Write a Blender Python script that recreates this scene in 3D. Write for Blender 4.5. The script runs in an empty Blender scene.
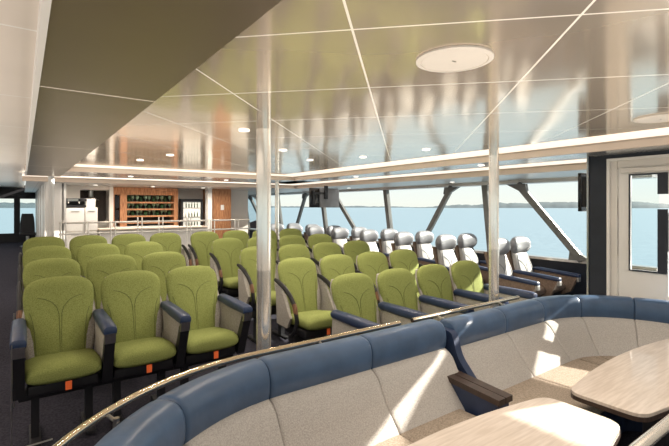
import bpy, bmesh, math, random
from mathutils import Vector, Matrix
random.seed(7)
PI = math.pi
C = bpy.context.scene.collection
CAMZ = 1.74
# ------------------------------------------------------------------ materials
def nodes_mat(name):
    m = bpy.data.materials.new(name); m.use_nodes = True
    nt = m.node_tree; b = nt.nodes['Principled BSDF']
    return m, nt, b
def N(nt, t, **k):
    n = nt.nodes.new(t)
    for a, v in k.items(): setattr(n, a, v)
    return n
def mat(name, col, rough=.5, metal=0., var=0., scale=30., bump=0., bscale=None, spec=.5, emit=None, es=0., col2=None, stretch=None, coat=0.):
    m, nt, b = nodes_mat(name)
    b.inputs['Base Color'].default_value = (*col, 1)
    b.inputs['Roughness'].default_value = rough
    b.inputs['Metallic'].default_value = metal
    b.inputs['Specular IOR Level'].default_value = spec
    if coat: b.inputs['Coat Weight'].default_value = coat
    tc = N(nt, 'ShaderNodeTexCoord'); src = tc.outputs['Object']
    if stretch:
        mp = N(nt, 'ShaderNodeMapping'); mp.inputs['Scale'].default_value = stretch
        nt.links.new(src, mp.inputs['Vector']); src = mp.outputs['Vector']
    if var or col2:
        nz = N(nt, 'ShaderNodeTexNoise'); nz.inputs['Scale'].default_value = scale; nz.inputs['Detail'].default_value = 4
        nt.links.new(src, nz.inputs['Vector'])
        rp = N(nt, 'ShaderNodeValToRGB')
        c2 = col2 or tuple(min(1, c*(1+var)) for c in col)
        c1 = tuple(c*(1-var) for c in col) if not col2 else col
        rp.color_ramp.elements[0].color = (*c1, 1); rp.color_ramp.elements[1].color = (*c2, 1)
        rp.color_ramp.elements[0].position = .35; rp.color_ramp.elements[1].position = .65
        nt.links.new(nz.outputs['Fac'], rp.inputs['Fac']); nt.links.new(rp.outputs['Color'], b.inputs['Base Color'])
    if bump:
        nb = N(nt, 'ShaderNodeTexNoise'); nb.inputs['Scale'].default_value = bscale or scale; nb.inputs['Detail'].default_value = 3
        nt.links.new(src, nb.inputs['Vector'])
        bp = N(nt, 'ShaderNodeBump'); bp.inputs['Strength'].default_value = bump; bp.inputs['Distance'].default_value = .01
        nt.links.new(nb.outputs['Fac'], bp.inputs['Height']); nt.links.new(bp.outputs['Normal'], b.inputs['Normal'])
    if emit:
        b.inputs['Emission Color'].default_value = (*emit, 1); b.inputs['Emission Strength'].default_value = es
    return m
def thin_glass(name, tint=(1,1,1), fac=.12, rough=0.):
    m = bpy.data.materials.new(name); m.use_nodes = True; nt = m.node_tree
    nt.nodes.clear()
    o = N(nt, 'ShaderNodeOutputMaterial'); mx = N(nt, 'ShaderNodeMixShader')
    t = N(nt, 'ShaderNodeBsdfTransparent'); t.inputs['Color'].default_value = (*tint, 1)
    g = N(nt, 'ShaderNodeBsdfGlossy'); g.inputs['Roughness'].default_value = rough
    lw = N(nt, 'ShaderNodeLayerWeight'); lw.inputs['Blend'].default_value = fac
    nt.links.new(lw.outputs['Fresnel'], mx.inputs[0]); nt.links.new(t.outputs[0], mx.inputs[1]); nt.links.new(g.outputs[0], mx.inputs[2])
    nt.links.new(mx.outputs[0], o.inputs['Surface'])
    return m
M = {}
M['green'] = mat('green_fabric', (.165,.19,.055), .9, scale=170, col2=(.27,.30,.10), bump=.4, bscale=300, spec=.15)
M['green_seam'] = mat('green_seam', (.085,.105,.03), .9, var=.1)
M['grey_fabric'] = mat('grey_fabric', (.36,.34,.32), .95, scale=160, col2=(.50,.475,.45), bump=.5, bscale=260, spec=.15)
M['side_fabric'] = mat('grey_side_fabric', (.27,.25,.225), .95, scale=120, col2=(.40,.375,.34), bump=.3, bscale=200, spec=.15)
M['seat_fabric'] = mat('seat_fabric', (.25,.20,.155), .95, scale=110, col2=(.38,.32,.26), bump=.5, bscale=260, spec=.15)
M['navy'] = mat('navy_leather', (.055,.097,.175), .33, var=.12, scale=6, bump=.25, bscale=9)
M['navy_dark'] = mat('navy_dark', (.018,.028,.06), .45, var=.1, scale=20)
M['black'] = mat('black_metal', (.012,.012,.015), .5, var=.1)
M['dark_post'] = mat('dark_post', (.02,.024,.035), .4, var=.1, scale=8)
M['chrome'] = mat('chrome', (.93,.88,.81), .17, .75, var=.03, scale=3, bump=.04, bscale=4)
M['steel'] = mat('steel', (.6,.58,.55), .3, 1., var=.05)
M['white'] = mat('white_paint', (.78,.76,.73), .35, var=.02, scale=3)
M['offwhite'] = mat('offwhite_panel', (.72,.68,.63), .4, var=.03, scale=3)
M['tan'] = mat('tan_lip', (.66,.55,.46), .35, var=.04, scale=4)
M['orange'] = mat('orange_tag', (.9,.16,.04), .6, var=.05)
M['brown'] = mat('brown_wood', (.16,.075,.04), .4, var=.3, scale=12, stretch=(8,1,1))
M['brown_panel'] = mat('brown_panel', (.17,.12,.09), .8, var=.2, scale=50)
M['leather_white'] = mat('light_leather', (.27,.26,.25), .42, var=.04, scale=8)
M['leather_grey'] = mat('grey_leather', (.19,.195,.21), .38, var=.08, scale=8)
M['carpet'] = mat('carpet', (.02,.02,.03), .95, scale=60, col2=(.045,.043,.056), bump=.4, bscale=150, spec=.1)
M['table_wood'] = mat('table_wood', (.50,.42,.355), .32, scale=5, col2=(.62,.54,.47), stretch=(1.2,14,1), coat=.3)
M['table_edge'] = mat('table_edge', (.05,.032,.025), .35, var=.2)
M['wood'] = mat('bar_wood', (.30,.12,.05), .45, scale=6, col2=(.55,.27,.13), stretch=(10,10,1))
M['downlight'] = mat('downlight', (.9,.9,.88), .4, var=.01, emit=(1,.93,.84), es=1.2)
M['frame_grey'] = mat('frame_grey',(.12,.12,.115),.4,var=.1,scale=5)
M['speaker'] = mat('speaker_white', (.80,.74,.67), .5, var=.02, scale=5)
M['strip'] = mat('cove_light', (.5,.45,.4), .5, var=.01, emit=(1,.85,.70), es=1.0)
M['screen'] = mat('screen', (.01,.01,.012), .15, var=.1)
M['bottle'] = mat('bottle_glass', (.03,.07,.03), .12, var=.2, scale=20)
M['pglass'] = thin_glass('window_glass', (.93,.97,.97), .10)
M['rail_glass'] = thin_glass('rail_glass', (.985,.985,.98), .12)
M['drink'] = mat('drink_glass', (.18,.26,.17), .1, var=.3, scale=40)
M['fridge_in'] = mat('fridge_lit', (.85,.85,.82), .5, var=.05, emit=(1,.97,.9), es=.18)
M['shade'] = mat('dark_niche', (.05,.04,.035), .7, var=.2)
M['hill'] = mat('hill', (.055,.08,.09), .9, var=.15, scale=.02)
# ceiling: satin metal panels with a diagonal grid of seams
def ceiling_mat(name, col, rough, seam_col, diag=True, metal=.68, off=(.24,2.02), pitch=1.0, bump=.05):
    m, nt, b = nodes_mat(name)
    tc = N(nt, 'ShaderNodeTexCoord'); sp = N(nt, 'ShaderNodeSeparateXYZ'); nt.links.new(tc.outputs['Object'], sp.inputs[0])
    def mth(op, a, c=None):
        n = N(nt, 'ShaderNodeMath', operation=op)
        for i, v in enumerate((a, c)):
            if v is None: continue
            if isinstance(v, (int, float)): n.inputs[i].default_value = v
            else: nt.links.new(v, n.inputs[i])
        return n.outputs[0]
    X, Y = sp.outputs['X'], sp.outputs['Y']
    if diag: ua, ub = mth('SUBTRACT', Y, X), mth('ADD', X, Y)
    else: ua, ub = X, Y
    w = .006
    def seam(u, o, p):
        t = mth('FRACT', mth('DIVIDE', mth('ADD', mth('SUBTRACT', u, o), 20*p + p/2), p))
        d = mth('ABSOLUTE', mth('SUBTRACT', t, .5))
        return mth('LESS_THAN', d, w/p)
    px = pitch if isinstance(pitch, tuple) else (pitch, pitch)
    s = mth('MAXIMUM', seam(ua, off[0], px[0]), seam(ub, off[1], px[1]))
    nz = N(nt, 'ShaderNodeTexNoise'); nz.inputs['Scale'].default_value = 2.2; nt.links.new(tc.outputs['Object'], nz.inputs['Vector'])
    rp = N(nt, 'ShaderNodeValToRGB')
    rp.color_ramp.elements[0].color = (*[c*.93 for c in col], 1); rp.color_ramp.elements[1].color = (*[min(1, c*1.07) for c in col], 1)
    nt.links.new(nz.outputs['Fac'], rp.inputs['Fac'])
    mx = N(nt, 'ShaderNodeMix', data_type='RGBA'); nt.links.new(s, mx.inputs[0])
    nt.links.new(rp.outputs['Color'], mx.inputs[6]); mx.inputs[7].default_value = (*seam_col, 1)
    nt.links.new(mx.outputs[2], b.inputs['Base Color'])
    inv = mth('MULTIPLY', mth('SUBTRACT', 1.0, s), metal); nt.links.new(inv, b.inputs['Metallic'])
    b.inputs['Roughness'].default_value = rough
    n2 = N(nt, 'ShaderNodeTexNoise'); n2.inputs['Scale'].default_value = 1.6; n2.inputs['Detail'].default_value = 1
    nt.links.new(tc.outputs['Object'], n2.inputs['Vector'])
    bp = N(nt, 'ShaderNodeBump'); bp.inputs['Strength'].default_value = bump; bp.inputs['Distance'].default_value = .1
    nt.links.new(n2.outputs['Fac'], bp.inputs['Height']); nt.links.new(bp.outputs['Normal'], b.inputs['Normal'])
    return m
M['ceil'] = ceiling_mat('ceiling_metal', (.84,.72,.59), .13, (1,.95,.88))
M['ceil2'] = ceiling_mat('soffit_metal', (.80,.79,.78), .2, (.5,.48,.46), pitch=(50,2.0), diag=False)
M['ceil3'] = ceiling_mat('edge_soffit', (.62,.60,.58), .35, (.4,.4,.4), pitch=(50,2.0), diag=False, metal=.5)
M['ceil_left'] = ceiling_mat('left_ceiling', (.88,.80,.72), .3, (1,.97,.93), diag=False, metal=.1, pitch=(1.2,1.1), off=(-1.1,.66))
M['ceil_dark'] = ceiling_mat('dark_ceiling', (.32,.255,.19), .32, (.95,.86,.78), diag=False, metal=.75, pitch=(50,2.2), off=(25,2.25), bump=.02)

# ------------------------------------------------------------------ mesh builder
class MB:
    def __init__(s): s.v=[]; s.f=[]; s.m=[]; s.cur=0
    def add(s, vs, fs, T=None):
        o=len(s.v)
        for p in vs: s.v.append(T @ Vector(p) if T else Vector(p))
        for f in fs: s.f.append([i+o for i in f]); s.m.append(s.cur)
        return s
    def box(s, x0,x1,y0,y1,z0,z1, T=None):
        return s.add([(x0,y0,z0),(x1,y0,z0),(x1,y1,z0),(x0,y1,z0),(x0,y0,z1),(x1,y0,z1),(x1,y1,z1),(x0,y1,z1)],
              [(3,2,1,0),(4,5,6,7),(0,1,5,4),(1,2,6,5),(2,3,7,6),(3,0,4,7)], T)
    def rbox(s, x0,x1,y0,y1,z0,z1, r=.02, seg=3, T=None):
        bm=bmesh.new(); bmesh.ops.create_cube(bm,size=1)
        for v in bm.verts:
            v.co=Vector(((x0+x1)/2+v.co.x*(x1-x0),(y0+y1)/2+v.co.y*(y1-y0),(z0+z1)/2+v.co.z*(z1-z0)))
        bmesh.ops.bevel(bm,geom=bm.edges[:],offset=r,segments=seg,affect='EDGES',profile=.5)
        bm.verts.index_update()
        s.add([v.co.copy() for v in bm.verts],[[v.index for v in f.verts] for f in bm.faces],T); bm.free(); return s
    def loft(s, rings, cap=True, closed=True, T=None):
        n=len(rings[0]); vs=[p for r in rings for p in r]; fs=[]
        for i in range(len(rings)-1):
            for j in range(n if closed else n-1):
                k=(j+1)%n; fs.append((i*n+j,i*n+k,(i+1)*n+k,(i+1)*n+j))
        if cap: fs.append(tuple(range(n-1,-1,-1))); fs.append(tuple(range((len(rings)-1)*n,len(rings)*n)))
        return s.add(vs,fs,T)
    def tube(s, pts, r, n=8, T=None, sx=1., cap=True):
        pts=[Vector(p) for p in pts]; rings=[]
        prev=None
        for i,p in enumerate(pts):
            t=(pts[min(i+1,len(pts)-1)]-pts[max(i-1,0)]).normalized()
            if prev is None:
                a=Vector((0,0,1)) if abs(t.z)<.9 else Vector((1,0,0))
                u=t.cross(a).normalized()
            else: u=(prev-t*prev.dot(t)).normalized()
            prev=u; w=t.cross(u); rr=r[i] if isinstance(r,(list,tuple)) else r
            rings.append([p+u*math.cos(2*PI*j/n)*rr*sx+w*math.sin(2*PI*j/n)*rr for j in range(n)])
        return s.loft(rings,cap,T=T)
    def cyl(s,x,y,z0,z1,r,n=24,r1=None):
        r1=r if r1 is None else r1
        return s.loft([[(x+a*math.cos(2*PI*j/n),y+a*math.sin(2*PI*j/n),z) for j in range(n)] for a,z in ((r,z0),(r1,z1))])
    def lathe(s,prof,n=16,x=0,y=0,z=0):
        return s.loft([[(x+r*math.cos(2*PI*j/n),y+r*math.sin(2*PI*j/n),z+h) for j in range(n)] for r,h in prof])
    def prism(s,poly,a0,a1,axis='x'):
        def P(u,v,a): return (a,u,v) if axis=='x' else ((u,a,v) if axis=='y' else (u,v,a))
        return s.loft([[P(u,v,a0) for u,v in poly],[P(u,v,a1) for u,v in poly]])
    def mesh(s,name,mats,smooth=True,ang=40):
        me=bpy.data.meshes.new(name); me.from_pydata([tuple(v) for v in s.v],[],s.f); 
        for m in mats: me.materials.append(m)
        for p,i in zip(me.polygons,s.m): p.material_index=i; p.use_smooth=smooth
        bm=bmesh.new(); bm.from_mesh(me); bmesh.ops.recalc_face_normals(bm,faces=bm.faces[:]); bm.to_mesh(me); bm.free()
        if smooth: me.set_sharp_from_angle(angle=math.radians(ang))
        return me
def place(name, me, parent=None, loc=(0,0,0), rz=0):
    o=bpy.data.objects.new(name,me); C.objects.link(o); o.location=loc; o.rotation_euler=(0,0,rz)
    if parent: o.parent=parent
    return o
def build(name, mb, m, parent=None, loc=(0,0,0), rz=0, smooth=True):
    ms=[M[k] for k in (m if isinstance(m,(list,tuple)) else [m])]
    return place(name, mb.mesh(name,ms,smooth), parent, loc, rz)
def empty(name, loc, label, cat, group=None, rz=0):
    o=bpy.data.objects.new(name,None); C.objects.link(o); o.location=loc; o.rotation_euler=(0,0,rz); o.empty_display_size=.1
    return tag(o,label,cat,group)
def tag(o,label,cat,group=None):
    o['label']=label; o['category']=cat
    if group: o['group']=group
    return o
def struct(name, mb, m, parent=None, smooth=False):
    o=build(name,mb,m,parent,smooth=smooth)
    if parent is None: o['kind']='structure'
    return o
def rring(cx,cy,z,w,t,n=20,e=3.2):
    r=[]
    for j in range(n):
        a=2*PI*j/n; c,s_=math.cos(a),math.sin(a)
        r.append((cx+w*math.copysign(abs(c)**(2/e),c), cy+t*math.copysign(abs(s_)**(2/e),s_), z))
    return r
def interp(tab,v):
    for (a,x),(b,y) in zip(tab,tab[1:]):
        if v<=b: return x+(y-x)*(v-a)/(b-a)
    return tab[-1][1]

def floorz(y): return max(0., .053*(y-3.18))

# ------------------------------------------------------------------ room shell
# floor (rises gently forward, the deck sheer)
fb=MB(); xs=[-7,-.1,4.9,5.35,7.0]; ys=[-3,3.18,16.3]
for i,x in enumerate(xs):
    for y in ys: fb.v.append(Vector((x,y, floorz(y) if x<5 else 0)))
for i in range(len(xs)-1):
    for j in range(len(ys)-1):
        a=i*3+j; fb.f.append([a,a+3,a+4,a+1]); fb.m.append(0)
struct('floor',fb,'carpet')
ZC=2.33
struct('ceiling', MB().box(.5,3.87,-3,6.9,ZC,ZC+.05),'ceil')
struct('ceiling.001', MB().box(-7,.05,-3,16.3,ZC,ZC+.05),'ceil_left')
struct('ceiling.002', MB().box(.06,.53,-3,8.7,2.26,ZC+.04),'ceil_dark')
struct('trim_1', MB().box(.040,.06,-3,8.7,2.255,ZC),'white')
# stepped light coves, L-shaped around the main ceiling
struct('trim_2', MB().box(3.87,4.33,-3,7.35,ZC,ZC+.03).box(.53,3.87,6.9,7.35,ZC,ZC+.03),'strip')
def lip(x,y,z0,z1,xl,y0=-3): return MB().prism([(x-.05,z1),(x,z1-.01),(x+.02,z0),(x+.06,z0),(x+.06,z1)],y0,y,'y').prism([(y-.05,z1),(y,z1-.01),(y+.02,z0),(y+.06,z0),(y+.06,z1)],xl,x+.06,'x')
struct('trim_3', lip(4.33,7.35,2.26,ZC,.03),'tan',smooth=False)
struct('ceiling.003', MB().box(4.39,4.94,-3,8.6,2.262,2.32).box(.53,4.94,7.41,8.6,2.262,2.32).box(.03,.53,8.7,8.75,2.262,2.32),'ceil2')
struct('trim_4', MB().box(4.94,5.38,2.0,9.05,2.262,2.29).box(0,4.94,8.75,9.05,2.262,2.29),'strip')
struct('trim_5', lip(5.38,9.05,2.185,2.262,0,2.0),'tan')
struct('ceiling.004', MB().box(5.44,6.98,2.0,16.3,2.186,2.25).box(5.75,6.98,-3,2.0,2.186,2.25).box(.06,5.44,9.11,16.3,2.186,2.25),'ceil3')  # box outside the door wall is an unseen overhang added to trim the sun

# right window wall, leaning slightly outward at the bottom
XT,XB=6.75,6.93; ZS,ZT=.905,2.13
def wx(z): return XB+(XT-XB)*(z-ZS)/(ZT-ZS)
struct('wall_right', MB().prism([(XB,ZS),(XB+.14,ZS),(XB+.25,-.4),(XB+.1,-.4)],2.15,16.3,'y'),'dark_post')
struct('trim_6', MB().box(XB-.06,XB+.12,2.15,16.3,ZS-.02,ZS+.02),'steel')
struct('wall_right.001', MB().box(XT-.06,XT+.22,2.15,16.3,ZT,2.2),'ceil3')
mull=[2.1,4.7,7.32,9.93,12.5,15.1]
k=7
for y in mull[1:]:
    b=MB(); b.add([(XB-.05,y-.055,ZS),(XB+.04,y-.055,ZS),(XB+.04,y+.055,ZS),(XB-.05,y+.055,ZS),(XT-.05,y-.055,ZT),(XT+.04,y-.055,ZT),(XT+.04,y+.055,ZT),(XT-.05,y+.055,ZT)],
       [(3,2,1,0),(4,5,6,7),(0,1,5,4),(1,2,6,5),(2,3,7,6),(3,0,4,7)])
    struct('trim_%d'%k,b,'frame_grey'); k+=1
for y in (4.7,9.93,15.1):
    for sg in (-1,1):
        a=Vector((wx(2.12)-.10,y+sg*.68,2.12)); c=Vector((wx(.93)-.10,y+sg*1.62,.93))
        if c.y>16.2: continue
        dirv=(c-a).normalized(); nx=Vector((1,0,0)); n=dirv.cross(nx).normalized()
        b=MB()
        rings=[[p+n*.05-nx*.03,p+n*.05+nx*.03,p-n*.05+nx*.03,p-n*.05-nx*.03] for p in (a,c)]
        b.loft(rings)
        # gussets at both ends
        for p,d in ((a,1),(c,-1)):
            w=.17
            b.prism([(p.y-sg*.02-w,p.z),(p.y-sg*.02+w,p.z),(p.y+dirv.y*d*.2+.05,p.z+dirv.z*d*.17),(p.y+dirv.y*d*.2-.05,p.z+dirv.z*d*.17)],p.x-.035,p.x+.035,'x')
        struct('trim_%d'%k,b,'frame_grey'); k+=1
yy=mull+[16.3]
for i in range(len(yy)-1):
    b=MB().add([(XB,yy[i],ZS),(XB,yy[i+1],ZS),(XT,yy[i+1],ZT),(XT,yy[i],ZT)],[(0,1,2,3)])
    struct('window_%d'%(i+1),b,'pglass')
# far transverse wall with windows
b=MB(); YF=16.2
b.box(-7,7,YF,YF+.1,.3,.93).box(-7,7,YF,YF+.1,1.99,2.4)
for x0,x1 in ((-7,-3.4),(-2.2,-2.05),(-1.2,-1.05),(-.2,-.05),(5.2,5.35)): b.box(x0,x1,YF-.03,YF+.1,.9,2.0)
struct('wall_far',b,'black')
struct('window_10',MB().box(-3.4,6.9,YF+.04,YF+.05,.93,1.99),'pglass')
struct('baseboard_far',MB().box(-7,7,YF-.06,YF,.5,.95),'black')
# left side wall with a long window band and rear wall
b=MB().box(-7,-6.9,-3,16.3,-.1,.9).box(-7,-6.9,-3,16.3,2.1,2.35)
for i in range(8): b.box(-7,-6.9,-3+i*2.7,-2.9+i*2.7,.9,2.1)
struct('wall_left',b,'offwhite')
struct('window_11',MB().box(-6.96,-6.95,-3,16.3,.9,2.1),'pglass')
b=MB().box(-7,4.9,-3.1,-3,-.1,.95).box(-7,4.9,-3.1,-3,2.05,2.35)
for i in range(6): b.box(-7+i*2.36,-6.85+i*2.36,-3.1,-3,.9,2.1)
struct('wall_rear',b,'offwhite')
struct('window_12',MB().box(-7,4.9,-3.06,-3.05,.95,2.05),'pglass')

# door wall on the right, X=4.8
XD=4.8
b=MB().box(XD,XD+.1,1.935,2.1,0,2.262)                     # dark corner post
struct('wall_door_side',b,'dark_post')
struct('trim_30',MB().box(XD-.012,XD+.1,2.1,2.118,0,2.262),'steel')
struct('trim_31',MB().box(XD-.012,XD+.06,1.90,1.928,0,2.2).box(XD-.012,XD+.06,.3,1.928,2.20,2.225),'white')
struct('trim_32',MB().box(XD,XD+.1,-3,1.935,2.225,2.262).box(XD+.02,XD+.09,.34,.40,0,2.2),'dark_post')
wl=MB().box(XD,XD+.1,-3,.35,0,.95).box(XD,XD+.1,-3,-.12,.95,2.25).box(XD,XD+.1,-.12,.35,2.07,2.25)
struct('wall_door_side.001',wl,'offwhite')
struct('window_13',MB().add([(XD+.04,-.12,.95),(XD+.04,.35,.95),(XD+.04,.35,2.07),(XD+.04,-.12,2.07)],[(0,1,2,3)]),'pglass')
b=MB().box(XD+.01,XD+.07,1.84,1.90,0,2.2).box(XD+.012,XD+.07,.35,1.838,2.13,2.2)
struct('trim_33',b.box(XD+.03,XD+.09,1.84,1.94,0,2.23),'offwhite')
d=MB()
d.box(XD+.015,XD+.06,.42,1.83,0,.92).box(XD+.015,XD+.06,1.42,1.83,.92,1.13).box(XD+.015,XD+.06,.42,.95,.92,1.13).box(XD+.015,XD+.06,.42,1.83,2.05,2.13).box(XD+.015,XD+.06,1.73,1.83,1.13,2.05)
# unseen blind filler added to the leaf; its slot and gaps shape sun streaks
def quad(pts): d.prism(pts,XD+.02,XD+.055,'x')
quad([(.42,.9),(.95,.9),(.95,1.80),(.42,1.94)]); quad([(.95,1.33),(1.42,1.33),(1.42,1.68),(.95,1.80)]); quad([(.42,2.05),(.42,2.02),(1.30,1.86),(1.42,1.86),(1.42,2.05)])
door=struct('door_1',d,'white')
struct('door_closer',MB().rbox(XD-.03,XD+.015,1.25,1.80,2.07,2.12,.006,1).box(XD-.033,XD-.029,1.25,1.50,2.075,2.118),'offwhite',door)
p=MB()
p.box(XD+.0,XD+.016,1.722,1.736,1.134,2.046).box(XD+.0,XD+.016,1.42,1.736,2.046,2.06).box(XD,XD+.016,1.42,1.736,1.12,1.134).box(XD,XD+.016,1.42,1.50,1.134,1.72).box(XD,XD+.016,1.42,1.50,1.86,2.046)  # break in the dark bar added to pass a sun streak onto the sofa
struct('glazing_frame',p,'dark_post',door)
struct('pane',MB().add([(XD+.034,1.50,1.13),(XD+.034,1.73,1.13),(XD+.034,1.73,2.05),(XD+.034,1.50,2.05)],[(0,1,2,3)]),'pglass',door)
struct('push_bar',MB().tube([(XD-.04,.6,1.0),(XD-.04,.95,1.0)],.015),'steel',door)
# closing wall between door passage and seating, outer deck
struct('wall_partition',MB().box(XD+.1,XB+.15,2.02,2.14,0,.8),'dark_post')
struct('ground',MB().box(XD+.1,7.1,-3,2.02,-.15,-.03),'offwhite')

# ------------------------------------------------------------------ bar area
YB=10.5
def bx(px,Y):      # X of a bearing at depth Y (surveyed off the photograph once)
    return Y*math.tan(math.radians(35.87)+math.atan((px-334.5)/432))
FZ=floorz(9.6)
struct('wall_bar_back',MB().box(.6,5.0,YB+.45,YB+.55,.2,2.2),'offwhite')
struct('wall_passage',MB().box(.33,.39,9.4,16.2,.2,2.33).box(.39,.62,9.4,9.5,.2,2.33).box(.6,.66,9.4,YB+.5,.2,2.2),'white')
for i in range(4): struct('trim_%d'%(40+i),MB().box(.318,.332,9.9+i*1.5,9.93+i*1.5,.3,2.3),'steel')
# bar wall pieces
wx0,wx1=bx(113,YB),bx(178,YB)
cab=empty('bottle_cabinet',(wx0,YB,FZ),'tall reddish wooden wall unit with shelves of glassware behind the bar','cabinet')
W=wx1-wx0
def pz(py,X,Y): # height of an image row at X,Y
    return CAMZ-(py-207)*(X*.586+Y*.81)/432
zt=2.18-FZ
def rz_(py): return pz(py,(wx0+wx1)/2,YB)-FZ
sx0=bx(127,YB)-wx0; sx1=bx(174,YB)-wx0
b=MB().box(0,.03,0,.4,0,zt-.1).box(.14,sx0,0,.4,0,zt-.1).box(-.002,W+.002,-.006,.39,rz_(195),zt-.002).box(.031,sx1-.001,.37,.399,0,zt-.1).box(sx1,W,0,.4,0,zt-.1)
build('frame',b,'wood',cab,smooth=False)
shz=[rz_(q) for q in (201.8,208.6,215.5,222)]
for q,z in enumerate(shz): build('shelf',MB().box(sx0,sx1,.02,.37,z-.035,z),'wood',cab,smooth=False)
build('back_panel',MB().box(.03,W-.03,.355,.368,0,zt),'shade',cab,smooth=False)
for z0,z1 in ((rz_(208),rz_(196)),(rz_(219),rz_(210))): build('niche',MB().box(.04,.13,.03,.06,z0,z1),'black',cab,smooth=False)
build('counter_base',MB().box(0,W,-.02,.38,0,rz_(226)),'white',cab,smooth=False)
# glasses: one kind, copied
def glass_mesh():
    return MB().lathe([(.028,0),(.03,.004),(.006,.012),(.006,.05),(.03,.075),(.036,.11),(.032,.14)],10).mesh('glass',[M['drink']])
gm=glass_mesh()
def bottle_mesh():
    return MB().lathe([(.034,0),(.036,.01),(.036,.12),(.014,.165),(.013,.2),(.016,.205),(.016,.215)],10).mesh('bottle',[M['bottle']])
bm_=bottle_mesh()
rowname=['top','second','third']
for r in range(3):
    n=11
    for i in range(n):
        g=place('drinking_glass' if (i+r)%3 else 'bottle', gm if (i+r)%3 else bm_, None,(wx0+sx0+.06+(sx1-sx0-.12)*i/(n-1),YB+.15+.04*(i%2),FZ+shz[r]+.001))
        g.scale=(1.15,1.15,1.0 if (i+r)%3 else .62)
        if (i+r)%3: tag(g,'small greenish glass on the %s shelf of the wooden bar unit'%rowname[r],'glass','glasses on the %s bar shelf'%rowname[r])
        else: tag(g,'small dark bottle on the %s shelf of the wooden bar unit'%rowname[r],'bottle','bottles on the %s bar shelf'%rowname[r])
# fridge with lit glass door
f0,f1=bx(181,YB-.1),bx(203,YB-.1); fz=pz(199,(f0+f1)/2,YB)
fr=empty('display_fridge',((f0+f1)/2,YB-.1,FZ),'black-framed glass-door drinks fridge with lit interior, right of the wooden unit','fridge')
w=(f1-f0)/2; h=fz-FZ
build('housing',MB().box(-w,w,.05,.14,0,h).box(-w,-w+.05,0,.05,0,h).box(w-.05,w,0,.05,0,h).box(-w,w,-.003,.05,h-.07,h).box(-w,w,-.003,.05,0,h-.85),'black',fr,smooth=False)
build('lit_interior',MB().box(-w+.05,w-.05,.04,.049,h-.85,h-.07),'fridge_in',fr,smooth=False)
for z in (.2,.42,.64): build('shelf',MB().box(-w+.05,w-.05,.01,.04,h-.85+z-.01,h-.85+z),'steel',fr,smooth=False)
build('glass_door',MB().box(-w+.05,w-.05,0,.005,h-.85,h-.07),'rail_glass',fr,smooth=False)
build('handle',MB().tube([(-w+.12,-.02,h-.7),(-w+.12,-.02,h-.25)],.012),'white',fr)
# post and wood panel right of fridge
struct('trim_50',MB().box(bx(208,YB-.3),bx(212,YB-.3),YB-.3,YB-.1,.3,2.2),'white')
pw0,pw1=bx(212,YB-.2),bx(231,YB-.2)
struct('wall_bar_end',MB().box(pw0,pw1,YB-.2,YB+.5,.3,2.2),'wood')
tag(build('wall_notice',MB().rbox(pw0+(pw1-pw0)*.45,pw0+(pw1-pw0)*.62,YB-.215,YB-.2,pz(210,4,YB),pz(205,4,YB),.004,1),'white'),'small white square notice on the reddish wood panel','notice')
for r,z in enumerate((.23,.45,.67)):
    for i in range(5):
        g=place('bottle',bm_,None,((f0+f1)/2-w+.13+(2*w-.26)*i/4,YB-.1+.028,fz-.85+z-.03)); g.scale=(.35,.35,.62)
        tag(g,'small bottle on a shelf of the lit drinks fridge','bottle','bottles in the drinks fridge')
# galley opening left of the wooden unit
g0,g1=bx(80,YB),bx(109,YB)
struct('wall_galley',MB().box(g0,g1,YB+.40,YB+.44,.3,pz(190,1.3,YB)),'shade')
struct('trim_51',MB().box(bx(109,YB),bx(113,YB),YB-.05,YB+.4,.3,2.2).box(g0,g1,YB+.004,YB+.1,pz(190,1.2,YB),2.199).box(.66,g0,YB,YB+.1,.3,2.2),'offwhite')
hd=tag(build('extractor_hood',MB().cyl((g0+g1)/2-.05,YB+.2,pz(197,1.2,YB),2.18,.05,12).loft([rring((g0+g1)/2-.05,YB+.2,pz(200,1.2,YB),.16,.12,12,6),rring((g0+g1)/2-.05,YB+.2,pz(197,1.2,YB),.05,.05,12,2)]),'steel'),'steel extractor hood hanging in the galley opening','hood')
ck=empty('oven_range',((g0+g1)/2+.12,YB+.15,FZ),'dark steel oven range inside the galley opening','oven')
build('body',MB().box(-.18,.2,0,.24,0,1.05),'steel',ck,smooth=False); build('oven_door',MB().box(-.14,.16,-.015,0,.35,.85),'screen',ck,smooth=False); build('handle',MB().tube([(-.12,-.035,.88),(.14,-.035,.88)],.01),'chrome',ck)
# white cabinets with coffee machine
YCn=9.75
c0,c1=bx(65,YCn),bx(85,YCn); c2=bx(98,YCn)
ctop=pz(208,.8,YCn)
def cabinet(name,x0,x1,top,label):
    e=empty(name,((x0+x1)/2,YCn,FZ),label,'cabinet'); w=(x1-x0)/2-.004; h=top-FZ
    build('carcass',MB().box(-w,w,.02,.5,0,h),'offwhite',e,smooth=False)
    n=3
    for i in range(n):
        dr=build('drawer',MB().rbox(-w+.01,w-.01,0,.019,h-(i+1)*h/n+.012,h-i*h/n-.012,.005,1),'white',e)
        build('handle',MB().tube([(-.07,-.018,h-i*h/n-.07),(.07,-.018,h-i*h/n-.07)],.008),'steel',dr)
    return e
cabinet('drawer_cabinet',c0,c1,ctop,'white drawer cabinet under the black coffee machine')
cabinet('drawer_cabinet.001',c1,c2,ctop+.01,'white drawer cabinet topped with stacked white cups, beside the coffee machine')
cm=empty('coffee_machine',((c0+c1)/2+.0,YCn+.2,ctop),'black and steel coffee machine on the white drawer cabinet','machine')
build('body',MB().rbox(-.2,.2,-.12,.12,.0,.06,.01).rbox(-.2,.2,.0,.12,.06,.14,.01).rbox(-.21,.21,-.12,.12,.13,.19,.015),'black',cm)
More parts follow.
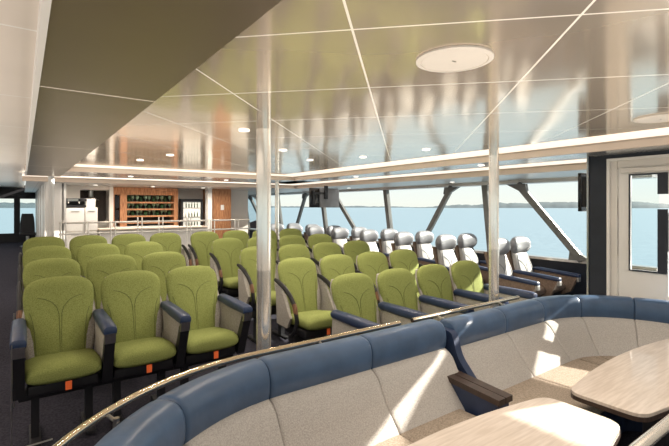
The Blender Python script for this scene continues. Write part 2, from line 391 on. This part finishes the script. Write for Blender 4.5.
build('steel_panel',MB().box(-.12,.06,-.127,-.12,.135,.18),'steel',cm,smooth=False)
for x in (-.1,.08): build('spout',MB().cyl(x,-.07,.09,.13,.012,8),'chrome',cm)
cupm=MB().lathe([(.03,0),(.04,.02),(.042,.16),(.038,.17)],10).mesh('cup_stack',[M['white']])
for i in range(4):
    tag(place('cup_stack',cupm,None,(c1+.06+(c2-c1-.12)*i/3,YCn+.2,ctop+.011)),'stack of white cups standing on the white cabinet right of the coffee machine','cups','stacks of white cups')
# glass balustrade in front of the bar
def post_pair(px,YR,h0,label):
    e=empty('balustrade_post',(bx(px,YR),YR,floorz(YR)),label,'post','white balustrade posts')
    h=h0-floorz(YR)
    build('upright',MB().cyl(-.02,0,0,h,.012,8).cyl(.05,0,0,h,.012,8),'white',e)
    return e
YR=8.2; rt=1.52
for px in (62,85,112,139,160,188,212,236):
    post_pair(px,YR,rt+.04 if px in(139,160,188) else rt-.02,'white twin balustrade post between the green seats and the bar')
bal=empty('glass_balustrade',(bx(59,YR),YR,floorz(YR)),'clear glass balustrade with white handrails behind the green seats','balustrade')
L=bx(250,YR)-bx(59,YR); fzr=floorz(YR)
build('glass_panel',MB().box(0,L,.03,.04,.1,rt-fzr-.05),'rail_glass',bal,smooth=False)
build('handrail',MB().tube([(0,.035,rt-fzr-.04),(L,.035,rt-fzr-.04)],.016),'offwhite',bal)
build('middle_rail',MB().tube([(0,.035,rt-fzr-.22),(L,.035,rt-fzr-.22)],.014),'white',bal)
build('bottom_rail',MB().tube([(0,.035,.1),(L,.035,.1)],.014),'white',bal)
# serving counter between balustrade and bar wall
ct=empty('serving_counter',(bx(100,9.6),9.6,FZ),'long pale bar counter with wooden edge behind the glass balustrade','counter')
Lc=bx(206,9.6)-bx(100,9.6)
build('front',MB().box(0,Lc,0,.35,0,.93),'white',ct,smooth=False); build('worktop',MB().rbox(-.02,Lc+.02,-.05,.4,.93,.97,.008),'tan',ct)

# ------------------------------------------------------------------ columns
def column(x,y,label,r=.045,top=ZC,m='chrome'):
    z=floorz(y)
    e=empty('column',(x,y,z),label,'column')
    build('shaft',MB().cyl(0,0,0,top-z,r,32),m,e)
    build('base_collar',MB().lathe([(r+.03,0),(r+.03,.01),(r+.005,.02),(r+.004,.05)],32),'steel',e)
    return e
column(1.21,2.42,'polished steel column left of centre, rising behind the left curved sofa')
column(3.545,2.38,'polished steel column rising behind the right curved sofa')
column(.40,8.75,'white column at the far left end of the dark ceiling panel',m='white',top=2.26)
column(bx(48.5,9.2),9.2,'thin white column just left of the far white column',r=.03,m='white',top=2.33)
column(bx(277,7.6),7.6,'distant thin steel column just right of the near left column',r=.04,top=2.265)

# ------------------------------------------------------------------ green seats
BW=.235
def back_spine(t):   # t 0..1 bottom to top: (y,z)
    return (-.17+.17*t**1.15, .50+.62*t)
def back_w(t):
    w=interp([(0,.18),(.25,.198),(.5,.228),(.72,.243),(1,.238)],t)
    if t>.78: w*=max(.0,1-((t-.78)/.2201)**2.8)**(1/2.8)*.999+.001
    return w
def backrest_mesh():
    b=MB(); rings=[]
    ts=[0,.03,.1,.2,.3,.4,.5,.6,.68,.75,.8,.85,.89,.92,.945,.965,.98,.992,.999]
    for t in ts:
        y,z=back_spine(t); th=.05 if t<.9 else .05*math.sqrt(max(.05,1-((t-.9)/.1)**2))
        if t<.03: th*=.7
        rings.append(rring(0,y,z,max(back_w(t),.02),th,24,2.8))
    b.loft(rings); b.cur=1
    def F(u,t):
        y,z=back_spine(t); w=back_w(t); e=2.8
        yy=.05*(max(0,1-abs(u)**e))**(1/e)
        return (u*w,y-yy-.0005,z)
    for sg in (-1,1):
        b.tube([F(sg*u,t) for u,t in ((.03,.02),(.03,.3),(.04,.55),(.10,.64),(.25,.71),(.45,.75),(.62,.765))],.0022,5)
        b.tube([F(sg*u,t) for u,t in ((.86,.04),(.84,.2),(.80,.36),(.80,.5),(.86,.60))],.0022,5)
    return b.mesh('backrest',[M['green'],M['green_seam']],ang=60)
def shell_mesh():
    b=MB(); rings=[]
    for t in (0,.1,.25,.4,.5,.58,.64):
        y,z=back_spine(t); w=interp([(0,.215),(.25,.250),(.42,.258),(.55,.25),(.64,.236)],t)
        rings.append(rring(0,y+.01,z,w,.048 if t<.5 else .03,20,3))
    b.loft(rings)
    rings=[]
    for t in (0,.2,.5,.8,.93):
        y,z=back_spine(t); rings.append(rring(0,y+.045,z,back_w(t)*.96,.03,20,3))
    b.loft(rings)
    return b.mesh('back_shell',[M['side_fabric']],ang=50)
def cushion_mesh(m='green',w=.235):
    b=MB(); rings=[]
    for y,s,top,bot in ((-.63,.80,.545,.495),(-.625,.92,.565,.478),(-.60,.98,.588,.462),(-.55,1,.600,.455),(-.45,1,.597,.45),(-.3,1,.575,.445),(-.15,1,.55,.44),(-.11,.98,.545,.445)):
        c=(top+bot)/2; h=(top-bot)/2
        ring=[]
        for j in range(24):
            a=2*PI*j/24; cc,ss=math.cos(a),math.sin(a)
            ring.append((w*s*math.copysign(abs(cc)**(2/3.4),cc),y,c+h*math.copysign(abs(ss)**(2/3.),ss)-(.004 if False else 0)))
        rings.append(ring)
    return b.loft(rings).mesh('seat_cushion',[M[m]],ang=60)
def base_mesh():
    b=MB().rbox(-.22,.22,-.56,-.12,.38,.455,.015).rbox(-.27,.27,-.4,-.3,.30,.38,.01)
    return b.mesh('seat_pan',[M['black']])
def leg_mesh(x):
    b=MB().box(x-.025,x+.025,-.40,-.32,.02,.32).rbox(x-.035,x+.035,-.52,-.14,0,.03,.008)
    return b.mesh('leg',[M['black']],smooth=False)
def tag_mesh():
    b=MB().rbox(-.0,.04,-.618,-.612,.40,.462,.002,1)
    return b.mesh('pull_tag',[M['orange']])
def armA(parent,x):      # padded armrest with upholstered side
    a=parent
    o=place('armrest',ME('pad',lambda:MB().loft([rring(0,y,0,.01,.01) and [(p[0],y+0,p[1]) for p in rr(0,z,w,h)] for y,z,w,h in ((-.72,.790,.036,.024),(-.715,.79,.044,.034),(-.68,.795,.047,.040),(-.4,.800,.047,.042),(-.12,.805,.044,.036),(-.10,.805,.036,.024))]).mesh('armrest',[M['navy_dark2']])),a,(x,0,0))
    place('side_panel',ME('sidep',lambda:MB().prism([(-.70,.77),(-.12,.785),(-.10,.50),(-.38,.44),(-.56,.50)],-.028,.028).mesh('side_panel',[M['side_fabric']],smooth=False)),o)
    place('end_cap',ME('endc',lambda:MB().prism([(-.722,.775),(-.700,.775),(-.682,.70),(-.704,.70)],-.036,.036).mesh('end_cap',[M['steel']],smooth=False)),o)
    place('strut',ME('strut',lambda:MB().prism([(-.70,.71),(-.66,.74),(-.48,.40),(-.56,.38)],-.034,.034).mesh('strut',[M['black']],smooth=False)),o)
def rr(cx,cz,w,h,n=16,e=3.):
    r=[]
    for j in range(n):
        a=2*PI*j/n; c,s_=math.cos(a),math.sin(a)
        r.append((cx+w*math.copysign(abs(c)**(2/e),c), cz+h*math.copysign(abs(s_)**(2/e),s_)))
    return r
M['navy_dark2']=mat('navy_armrest',(.022,.037,.085),.38,var=.1,scale=20)
def armB(parent,x):      # slim curved armrest with wooden end
    pts=[(0,-.02,.90),(0,-.10,.885),(0,-.22,.845),(0,-.34,.775),(0,-.42,.70)]
    o=place('armrest',ME('armb',lambda:MB().tube(pts,[.02,.026,.028,.027,.026],10,sx=.8).tube([(0,-.455,.62),(0,-.475,.54),(0,-.44,.44),(0,-.36,.37)],[.022,.022,.02,.02],8).mesh('armrest',[M['black']])),parent,(x,0,0))
    place('wooden_end',ME('woode',lambda:MB().tube([(0,-.415,.705),(0,-.44,.66),(0,-.457,.61)],[.027,.027,.024],10,sx=.85).mesh('wooden_end',[M['brown']])),o)
    place('side_panel',ME('sideb',lambda:MB().prism([(-.16,.84),(-.05,.85),(-.08,.45),(-.3,.44),(-.36,.55)],-.014,.014).mesh('side_panel',[M['side_fabric']],smooth=False)),o)
_me={}
def ME(k,f):
    if k not in _me: _me[k]=f()
    return _me[k]
ordn=['first','second','third','fourth','fifth','sixth','seventh','eighth','ninth']
def green_seat(x,y,kind,left,right,label,group,wide=0.):
    e=empty('passenger_seat',(x,y,floorz(y)),label,'seat',group)
    place('backrest',ME('back',backrest_mesh),e)
    place('back_shell',ME('shell',shell_mesh),e)
    place('seat_cushion',ME('cush',cushion_mesh),e)
    place('seat_pan',ME('pan',base_mesh),e)
    place('pull_tag',ME('tag',tag_mesh),e)
    for s in (-.17,.17): place('leg',ME('leg%g'%s,lambda:leg_mesh(s)),e)
    A=armA if kind=='A' else armB
    if left: A(e,-.266)
    if right: A(e,.266)
    return e
Y0=3.179; 
for r in range(1,5):
    n=4 if r==4 else 3
    for c in range(n):
        x=.246+.535*c; y=Y0+r
        side=['leftmost','second','third','fourth'][c]
        rn=['front row','second row','third row','back row'][r-1]
        lab='green fabric seat, %s from left in the %s of the left block'%(side if c else 'first',rn)
        if r==1: lab=['green fabric seat with orange tag at the aisle end, front row of left block','green fabric seat with orange tag between its two neighbours, middle of left front row','green fabric seat with orange tag nearest the near steel column, left front row'][c]
        seat_=green_seat(x,y,'A' if r==1 else 'B',True,c==n-1,lab,'green seats in the left block')
        if c==0 and r==1: aisle_seat=bpy.context.scene.collection.objects[-1] if False else seat_
for r in range(5):
    for c in range(4):
        x=2.484+.552*c; y=Y0+r
        rn=['front row','second row','third row','fourth row','back row'][r]
        lab='green fabric seat, %s from left in the %s of the right block'%(ordn[c],rn)
        if r==0 and c==3: lab='green fabric seat half in sunlight, window end of the right block front row'
        green_seat(x,y,'A' if r==0 else 'B',True,c==3,lab,'green seats in the right block')
# thin end frame by the aisle
fr_=MB()
for yy_ in (-.72,.30): fr_.cyl(-.30,yy_,-.045,.80,.004,8)
fr_.tube([(-.30,-.72,.12),(-.08,-.72,.13)],.006,8).tube([(-.30,-.72,.38),(-.30,.30,.38)],.006,8)
build('aisle_rail',fr_,'steel',aisle_seat)

# ------------------------------------------------------------------ grey leather window seats
def gback():
    b=MB(); rings=[]
    def sp(t): return (-.17+.17*t**1.1,.48+.50*t)
    for t in (0,.03,.2,.4,.6,.8,.92,1):
        y,z=sp(t); w=interp([(0,.19),(.3,.215),(.6,.225),(1,.18)],t); rings.append(rring(0,y,z,w,.05 if 0<t<1 else .035,24,2.8))
    b.loft(rings); b.cur=1
    for sg in (-1,1):
        b.tube([(sg*u,sp(t)[0]-yo,sp(t)[1]) for u,t,yo in ((.012,.02,.049),(.012,.45,.051),(.03,.62,.051),(.08,.72,.051),(.13,.78,.049))],.0035,5)
        b.tube([(sg*u,sp(t)[0]-yo,sp(t)[1]) for u,t,yo in ((.17,.05,.040),(.17,.3,.043),(.16,.6,.045),(.14,.8,.044),(.12,.95,.044))],.0035,5)
    return b.mesh('backrest',[M['leather_white'],M['navy_dark']],ang=60)
def ghead():
    b=MB(); rings=[]
    n=15
    for i in range(n):
        u=-1+2*i/(n-1); x=u*.24
        k=math.sqrt(max(0.02,1-abs(u)**4.5))
        fwd=-.045*(abs(u)**2.2)
        hh=.118*k*(1+.12*(1-u*u)); th=.068*k+.01
        rings.append([(x,0.0+fwd+th*math.cos(a),1.075+hh*math.sin(a)) for a in [2*PI*j/18 for j in range(18)]])
    return b.loft(rings).mesh('headrest',[M['leather_grey']],ang=60)
def gshell():
    b=MB(); rings=[]
    for t in (0,.2,.5,.8,1.05):
        rings.append(rring(0,-.10+.17*t,.46+.52*t,.22,.03,16,3))
    return b.loft(rings).mesh('back_shell',[M['brown_panel']],ang=50)
def grey_seat(x,y,left,right,label):
    e=empty('recliner_seat',(x,y,.0),label,'seat','grey leather window seats'); e.scale=(1,1,1.06)
    place('backrest',ME('gb',gback),e); place('headrest',ME('gh',ghead),e); place('back_shell',ME('gs',gshell),e)
    place('seat_cushion',ME('gc',lambda:cushion_mesh('brown_panel')),e); place('seat_pan',ME('pan',base_mesh),e)
    for s in (-.17,.17): place('leg',ME('leg%g'%s,lambda:leg_mesh(s)),e)
    for s,f in ((-.283,left),(.283,right)):
        if not f: continue
        o=place('armrest',ME('garm',lambda:MB().loft([[(p[0],y_,p[1]) for p in rr(0,z,w,h)] for y_,z,w,h in ((-.80,.68,.03,.015),(-.79,.685,.045,.025),(-.7,.69,.048,.028),(-.2,.72,.045,.028),(-.1,.72,.035,.018))]).mesh('armrest',[M['navy_dark2']])),e,(s,0,0))
        place('side_panel',ME('gside',lambda:MB().prism([(-.77,.665),(-.12,.70),(-.12,.42),(-.52,.38),(-.68,.46)],-.03,.03).mesh('side_panel',[M['brown_panel']],smooth=False)),o)
        place('end_cap',ME('gcap',lambda:MB().rbox(-.036,.036,-.80,-.765,.60,.665,.01).mesh('end_cap',[M['leather_white']])),o)
    return e
for r in range(8):
    for c in range(2):
        X=5.788+.566*c; Y=3.828+r
        lab='grey leather seat, %s on the %s side of the window block'%(['frontmost','second from front','third from front','fourth from front','fifth from front','sixth from front','seventh from front','rearmost'][r],['aisle','window'][c])
        grey_seat(X,Y,True,c==1,lab)

# ------------------------------------------------------------------ curved sofas
def arc_path(pts_s, cx, cy, r, a0, a1, tail, yb, x0, mirror):
    pass
class Path:
    def __init__(s,pts):
        s.p=[Vector(p) for p in pts]; s.L=[0]
        for a,b in zip(s.p,s.p[1:]): s.L.append(s.L[-1]+(b-a).length)
        s.len=s.L[-1]
    def at(s,t):
        t=min(max(t,0),s.len)
        for i in range(len(s.p)-1):
            if t<=s.L[i+1] or i==len(s.p)-2:
                k=(t-s.L[i])/(s.L[i+1]-s.L[i]); return s.p[i].lerp(s.p[i+1],k)
    def tan(s,t): 
        e=.03; return (s.at(t+e)-s.at(t-e)).normalized()
def sweep(path,s0,s1,prof,side,inset=.012,step=.06):
    n=max(3,int((s1-s0)/step)+2); rings=[]
    pc=(sum(p[0] for p in prof)/len(prof),sum(p[1] for p in prof)/len(prof))
    ss=[(s0+.0005,.86),(s0+.006,.94),(s0+.018,.985)]+[(s0+.03+(s1-s0-.06)*i/n,1) for i in range(n+1)]+[(s1-.018,.985),(s1-.006,.94),(s1-.0005,.86)]
    for s_,k in ss:
        P=path.at(s_); t=path.tan(s_); nr=Vector((t.y,-t.x,0))*side
        rings.append([tuple(P+nr*(pc[0]+(a-pc[0])*k)+Vector((0,0,pc[1]+(z-pc[1])*k))) for a,z in prof])
    return MB().loft(rings)
def sup(cx,cz,w,h,n=20,e=2.6): return [(p[0],p[1]) for p in rr(cx,cz,w,h,n,e)]
def rpoly(poly,r=.025,n=3):
    out=[]; N_=len(poly)
    for i in range(N_):
        a,b,c=[Vector(poly[(i+j-1)%N_]) for j in range(3)]
        d1=(a-b).normalized(); d2=(c-b).normalized(); q=min(r,(a-b).length*.45,(c-b).length*.45)
        for j in range(n+1):
            t=j/n; p0=b+d1*q; p1=b+d2*q
            out.append(tuple(p0*(1-t)**2+b*2*t*(1-t)+p1*t*t))
    return out
BOL=sup(.085,.79,.10,.115)
BACK=rpoly([(.06,.72),(.16,.735),(.22,.70),(.33,.56),(.44,.43),(.06,.43)],.03)
SEAT=rpoly([(.22,.34),(.22,.465),(.40,.465),(.82,.475),(.86,.455),(.86,.34)],.03)
BASE=[(.08,.0),(.08,.34),(.80,.34),(.76,.05),(.76,.0)]
SPINE=[(.02,.05),(.02,.80),(.07,.80),(.07,.05)]
def lift(prof,dz,z0=.6): return [(a,z+(dz if z>z0 else 0)) for a,z in prof]
def sofa(path,side,cuts,label,dz=0,arm=0):
    e=empty('curved_sofa',tuple(path.at(path.len/2)),label,'sofa','curved sofas around the tables'); inv=Vector(e.location)
    def bld(n,mb,m):
        mb.v=[v-inv for v in mb.v]; return build(n,mb,m,e)
    for a,b in zip(cuts,cuts[1:]):
        bld('headrest_roll',sweep(path,a,b,lift(BOL,dz),side),'navy')
        bld('back_cushion',sweep(path,a,b,lift(BACK,dz),side),'grey_fabric')
        bld('seat_cushion',sweep(path,max(a,arm),b,SEAT,side),'seat_fabric')
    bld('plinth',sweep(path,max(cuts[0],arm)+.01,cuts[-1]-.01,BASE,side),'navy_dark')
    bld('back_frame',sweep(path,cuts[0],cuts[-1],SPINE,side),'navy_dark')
    return e,bld
# left sofa: from its arm on the right, curling back on the left
YS=2.16
pl=[(2.40,YS,0)]+[(1.1+ -1.13*math.sin(a),YS-1.13+1.13*math.cos(a),0) for a in [i*PI/2/16 for i in range(17)]]+[(-.03,.75,0)]
PL=Path(pl)
sofaL,bldL=sofa(PL,-1,[0,.68,1.38,2.0,2.55,3.05,PL.len],'large curved sofa on the left, blue headrest roll sweeping from bottom left',.035,.15)
pr=[(2.50,YS,0)]+[(3.72+.96*math.sin(a),YS-.96+.96*math.cos(a),0) for a in [i*PI/2/14 for i in range(15)]]+[(4.68,.35,0)]
PR=Path(pr)
sofaR,bldR=sofa(PR,1,[0,.62,1.20,1.74,2.28,2.82,PR.len],'curved sofa on the right, wrapping the corner beneath the white door',.014)
bldR('end_panel',MB().prism(rpoly([(YS+.0,.86),(YS-.19,.87),(YS-.24,.70),(YS-.46,.47),(YS-.86,.42),(YS-.86,.02),(YS,.02)],.05,3),2.435,2.495),'navy_dark2')
# arm between the two sofas
am=empty('sofa_arm',(2.34,YS-.45,0),'dark wooden-topped navy armrest dividing the two curved sofas','armrest')
build('side_panel',MB().prism([(.22,.60),(-.20,.57),(-.20,.05),(.22,.05)],-.062,.062),'navy_dark2',am,smooth=False)
for x0,x1 in ((-.07,-.003),(.003,.07)):
    build('top_cap',MB().add([(x0,-.22,.565),(x1,-.22,.565),(x1,.23,.595),(x0,.23,.595),(x0,-.22,.60),(x1,-.22,.60),(x1,.23,.63),(x0,.23,.63)],[(3,2,1,0),(4,5,6,7),(0,1,5,4),(1,2,6,5),(2,3,7,6),(3,0,4,7)]),'table_edge',am,smooth=False)
# chrome rails behind the sofas
def rail(pts,label,clips):
    o=empty('handrail',pts[0],label,'rail'); inv=Vector(pts[0])
    build('tube',MB().tube([Vector(p)-inv for p in pts],.017,12),'brass',o)
    for c,dv in clips:
        c=Vector(c)-inv; dv=Vector(dv).normalized()
        build('bracket',MB().tube([c,c+dv*.07-Vector((0,0,.03))],.008,8).tube([c+dv*.055-Vector((0,0,.10)),c+dv*.06-Vector((0,0,.01))],.012,8),'steel',o)
M['brass']=mat('pale_brass',(.86,.74,.58),.2,1.,var=.03)
ra=[(2.20,2.245,.905)]+[(1.05-1.205*math.sin(a),1.04+1.205*math.cos(a),.905) for a in [i*PI/2/20 for i in range(21)]]+[(-.155,.7,.905)]
rail(ra,'long pale metal rail curving behind the left sofa',[((.27,1.964,.905),(.6,-.8,0)),((1.5,2.245,.905),(0,-1,0))])
rail([(2.33,2.245,.905),(3.72,2.245,.905)],'short straight pale metal rail behind the right sofa, before the column',[((2.6,2.245,.905),(0,-1,0)),((3.4,2.245,.905),(0,-1,0))])
# near rail at the lower right edge
nr=empty('near_handrail',(1.5,.6,0),'thick chrome rail crossing the lower right corner nearest the viewer','rail')
build('tube',MB().tube([(0,0,.9),(2.2,0,.9)],.021,16),'chrome',nr)
for x in (.05,1.1,2.15): build('upright',MB().cyl(x,0,0,.9,.016,12),'chrome',nr)

# ------------------------------------------------------------------ tables
def table(cx,cy,L,wm,we,label,rz=0):
    e=empty('table',(cx,cy,0),label,'table','boat-shaped tables',rz)
    def outline(off):
        pts=[]; n=14
        for i in range(n+1):
            u=-1+2*i/n; pts.append(((L-off)*u,(we+(wm-we)*(1-u*u)-off)))
        for i in range(n+1):
            u=1-2*i/n; pts.append(((L-off)*u,-(we+(wm-we)*(1-u*u)-off)))
        return rpoly(pts,.045,3) if False else pts
    def corner(pts):
        # soften the four corners
        out=[]; n=len(pts)
        cor=(0,14,15,29)
        for i,p in enumerate(pts):
            if i in cor:
                a=Vector(pts[i-1]); b=Vector(p); c=Vector(pts[(i+1)%n]); q=.07
                p0=b+(a-b).normalized()*q; p1=b+(c-b).normalized()*q
                for j in range(6):
                    t=j/5; out.append(tuple(p0*(1-t)**2+b*2*t*(1-t)+p1*t*t))
            else: out.append(p)
        return out
    top=MB(); o1=corner(outline(0)); o2=corner(outline(.012))
    top.loft([[(x,y,.722) for x,y in o1],[(x,y,.738) for x,y in o1],[(x,y,.74) for x,y in corner(outline(.003))]])
    build('tabletop',top,'table_wood',e,smooth=False)
    build('edge_band',MB().loft([[(x,y,.69) for x,y in corner(outline(.03))],[(x,y,.700) for x,y in corner(outline(-.003))],[(x,y,.7225) for x,y in corner(outline(-.003))]]),'table_edge',e,smooth=False)
    build('pedestal',MB().rbox(-.16,.16,-.06,.06,.04,.69,.02),'black',e)
    build('foot_plate',MB().rbox(-.3,.3,-.2,.2,0,.04,.012),'black',e)
table(1.43,1.02,.82,.272,.18,'pale wooden table in front, brightly sunlit, between left sofa and viewer')
table(3.24,.985,.83,.255,.175,'pale wooden table with dark edge in front of the right sofa')

# ------------------------------------------------------------------ ceiling fittings
def round_fit(x,y,r,label,z=ZC,group=None):
    e=empty('ceiling_speaker',(x,y,z),label,'ceiling fitting',group)
    build('rim',MB().lathe([(r-.02,0),(r,-.001),(r,-.008),(r-.018,-.012),(r-.02,-.006)],40),'speaker',e)
    build('grille',MB().lathe([(.001,-.0095),(r-.022,-.0095),(r-.02,-.001),(.001,-.001)],40),'speaker',e)
    build('badge',MB().box(-.01,.01,-.003,.003,-.012,-.009),'steel',e,smooth=False)
round_fit(1.394,1.115,.15,'large round off-white ceiling disc nearest the viewer')
round_fit(3.42,1.05,.15,'round off-white ceiling disc above the right sofa, at right edge')
dl=MB().lathe([(.001,-.004),(.026,-.004),(.03,-.010),(.04,-.008),(.042,0),(.001,0)],20).mesh('downlight',[M['downlight']])
sp=[]
for px,py in ((426,149.5),(244,130),(170,155),(363,157),(310,160),(140,160),(283,150)):
    dd=.59*432/(207-py); s=(px-334.5)/432*dd; X=dd*.586+s*.81; Y=dd*.81-s*.586
    if Y<6.8 and X>.6 and X<3.8: sp.append((X,Y,ZC))
for X,Y in ((-.8,1.8),(-.8,5),(-.8,8.5),(-2.5,3.5),(-2.5,7.)): sp.append((X,Y,ZC))
for X,Y,z in ((4.65,3.3,2.262),(4.65,5.8,2.262),(1.5,8.0,2.262),(3.2,8.0,2.262),(6.2,5,2.186),(6.2,8,2.186),(1.2,9.9,2.186),(2.3,9.9,2.186),(3.4,9.9,2.186)): sp.append((X,Y,z))
for X,Y,z in sp:
    o=place('downlight',dl,None,(X,Y,z)); tag(o,'small round recessed downlight in the shiny ceiling','downlight','small ceiling downlights')
    l=bpy.data.lights.new('lamp','SPOT'); l.energy=22; l.spot_size=2.4; l.spot_blend=.8; l.shadow_soft_size=.05; l.color=(1,.87,.72)
    lo=bpy.data.objects.new('lamp',l); C.objects.link(lo); lo.location=(X,Y,z-.03)

# ------------------------------------------------------------------ screens
tv=empty('wall_screen',(5.09,2.30,1.69),'black screen mounted on the far side of the dark corner post','screen')
build('panel',MB().rbox(-.06,.75,-.02,.02,0,.43,.008),'screen',tv); build('bracket',MB().box(.1,.3,-.16,-.02,.1,.35).box(-.05,.05,-.07,-.02,.05,.38),'black',tv,smooth=False)
tx=5.2; ty=7.6
t2=empty('hanging_screen',(tx,ty,1.73),'grey-backed screen hanging from the ceiling before the far windows','screen')
build('panel',MB().rbox(-.35,.38,-.02,.02,.0,.41,.008),'screen',t2)
build('back_cover',MB().rbox(-.12,.38,-.06,-.02,.0,.40,.012),'leather_grey',t2)
build('bracket',MB().box(-.02,.06,-.09,-.06,.18,.46).box(-.30,-.24,-.05,-.02,.06,.36).box(-.3,.06,-.075,-.05,.28,.32),'black',t2,smooth=False)

# helm chair silhouette by the far left window
hc=empty('helm_chair',(bx(27.5,15),15,floorz(15)),'dark upholstered chair by the far left windows','chair')
hc.scale=(.8,.8,.74)
build('backrest',MB().loft([rring(0,.1+.05*t,.5+.75*t,.22*(1-.25*t**3),.06,16,3) for t in (0,.2,.5,.8,1)]),'black',hc)
build('seat',MB().rbox(-.24,.24,-.35,.12,.42,.54,.03),'black',hc); build('pedestal',MB().cyl(0,-.1,0,.42,.05,12).cyl(0,-.1,0,.03,.22,16),'steel',hc)

# ------------------------------------------------------------------ outside
wm,nt,b_=nodes_mat('sea_water')
b_.inputs['Base Color'].default_value=(.17,.235,.275,1); b_.inputs['Roughness'].default_value=.35; b_.inputs['Specular IOR Level'].default_value=.35
tc=N(nt,'ShaderNodeTexCoord'); mp=N(nt,'ShaderNodeMapping'); mp.inputs['Scale'].default_value=(.35,.9,1)
nz=N(nt,'ShaderNodeTexNoise'); nz.inputs['Scale'].default_value=.6; nz.inputs['Detail'].default_value=6
bp=N(nt,'ShaderNodeBump'); bp.inputs['Strength'].default_value=.6; bp.inputs['Distance'].default_value=.4
nt.links.new(tc.outputs['Object'],mp.inputs[0]); nt.links.new(mp.outputs[0],nz.inputs['Vector']); nt.links.new(nz.outputs['Fac'],bp.inputs['Height']); nt.links.new(bp.outputs['Normal'],b_.inputs['Normal'])
M['sea']=wm
sea=build('sea',MB().add([(-9000,-9000,-4),(9000,-9000,-4),(9000,9000,-4),(-9000,9000,-4)],[(0,1,2,3)]),'sea'); tag(sea,'calm pale blue sea stretching to the horizon beyond the windows','sea'); sea['kind']='stuff'
def hills(name,a0,a1,R,hmax,seed,label,amp=.5):
    rnd=random.Random(seed); n=120; b=MB(); vs=[]; h=hmax*.5
    for i in range(n+1):
        a=math.radians(a0+(a1-a0)*i/n); h+= (rnd.random()-.5)*hmax*.22; h=max(hmax*.3,min(hmax,h))
        k=min(1,i/12,(n-i)/12); 
        x,y=math.sin(a),math.cos(a)
        vs+= [(x*R,y*R,-4),(x*(R+120),y*(R+120),-4+h*k),(x*(R+500),y*(R+500),-4+h*k*.6)]
    fs=[]
    for i in range(n):
        for j in (0,1): o=i*3+j; fs.append((o,o+3,o+4,o+1))
    o=build(name,b.add(vs,fs),'hill'); tag(o,label,'land'); o['kind']='structure'; return o
hills('wooded_shore',46,82,2600,34,3,'low dark wooded shoreline on the horizon outside the right windows')
hills('distant_shore',12,48,4200,24,5,'faint low distant shoreline outside the far windows')
hills('distant_shore.001',-50,6,3000,70,9,'hazy shoreline seen through the far left windows')

# ------------------------------------------------------------------ world, sun, camera
w=bpy.data.worlds.new('sky'); bpy.context.scene.world=w; w.use_nodes=True; nt=w.node_tree
bg=nt.nodes['Background']; tc=N(nt,'ShaderNodeTexCoord'); sp_=N(nt,'ShaderNodeSeparateXYZ'); rp=N(nt,'ShaderNodeValToRGB')
nt.links.new(tc.outputs['Generated'],sp_.inputs[0]); nt.links.new(sp_.outputs['Z'],rp.inputs['Fac']); nt.links.new(rp.outputs['Color'],bg.inputs['Color'])
e0,e1=rp.color_ramp.elements; e0.position=0; e0.color=(.90,.89,.80,1); e1.position=.6; e1.color=(.52,.66,.80,1)
e2=rp.color_ramp.elements.new(.10); e2.color=(.78,.88,.90,1)
bg.inputs['Strength'].default_value=1.05
def area(x,y,z,sx,sy,e,col,up):  # unseen fill lamps added to brighten the cabin, kept out of reflections
    l=bpy.data.lights.new('fill','AREA'); l.shape='RECTANGLE'; l.size=sx; l.size_y=sy; l.energy=e; l.color=col; l.specular_factor=0
    o=bpy.data.objects.new('fill',l); C.objects.link(o); o.location=(x,y,z); o.rotation_euler=(PI if up else 0,0,0); o.visible_glossy=False
WARM=(1,.9,.78)
for y in (0,3,6): area(2.0,y,1.35,3.2,2.6,34,WARM,True)
for y in (0,3,6): area(-2.2,y,1.35,3.2,2.6,62,(1,.88,.76),True)
for y in (.3,3.2,6.1): area(2.2,y,2.22,2.6,2.4,40,WARM,False)
area(-2.2,4,2.22,2.6,5,25,WARM,False)
area(2.4,9.5,2.1,3.4,.8,50,WARM,False)
area(5.9,5.5,2.12,.8,6,22,WARM,False)
area(-1.2,12,2.2,2.0,6,60,WARM,False)
area(-1.5,9.5,1.5,2.5,6,40,WARM,True)
area(3.0,12.8,2.1,4,2,30,WARM,False)
sl=bpy.data.lights.new('sun','SUN'); sl.energy=18; sl.angle=.009; sl.color=(1,.92,.8)
so=bpy.data.objects.new('sun',sl); C.objects.link(so); so.rotation_euler=Vector((-1.4,.42,-.62)).to_track_quat('-Z','Y').to_euler()
cam=bpy.data.cameras.new('camera'); co=bpy.data.objects.new('camera',cam); C.objects.link(co)
cam.sensor_width=36; cam.lens=432/669*36; cam.shift_y=-(223-207)/669; cam.clip_end=20000; cam.clip_start=.02
co.location=(0,0,CAMZ); co.rotation_euler=(PI/2,0,-math.radians(35.87))
sc=bpy.context.scene; sc.camera=co
sc.view_settings.view_transform='Standard'; sc.view_settings.look='None'; sc.view_settings.exposure=.14
sc.cycles.use_denoising=True; sc.cycles.max_bounces=10; sc.cycles.diffuse_bounces=5; sc.cycles.transparent_max_bounces=16
sc.cycles.sample_clamp_indirect=6
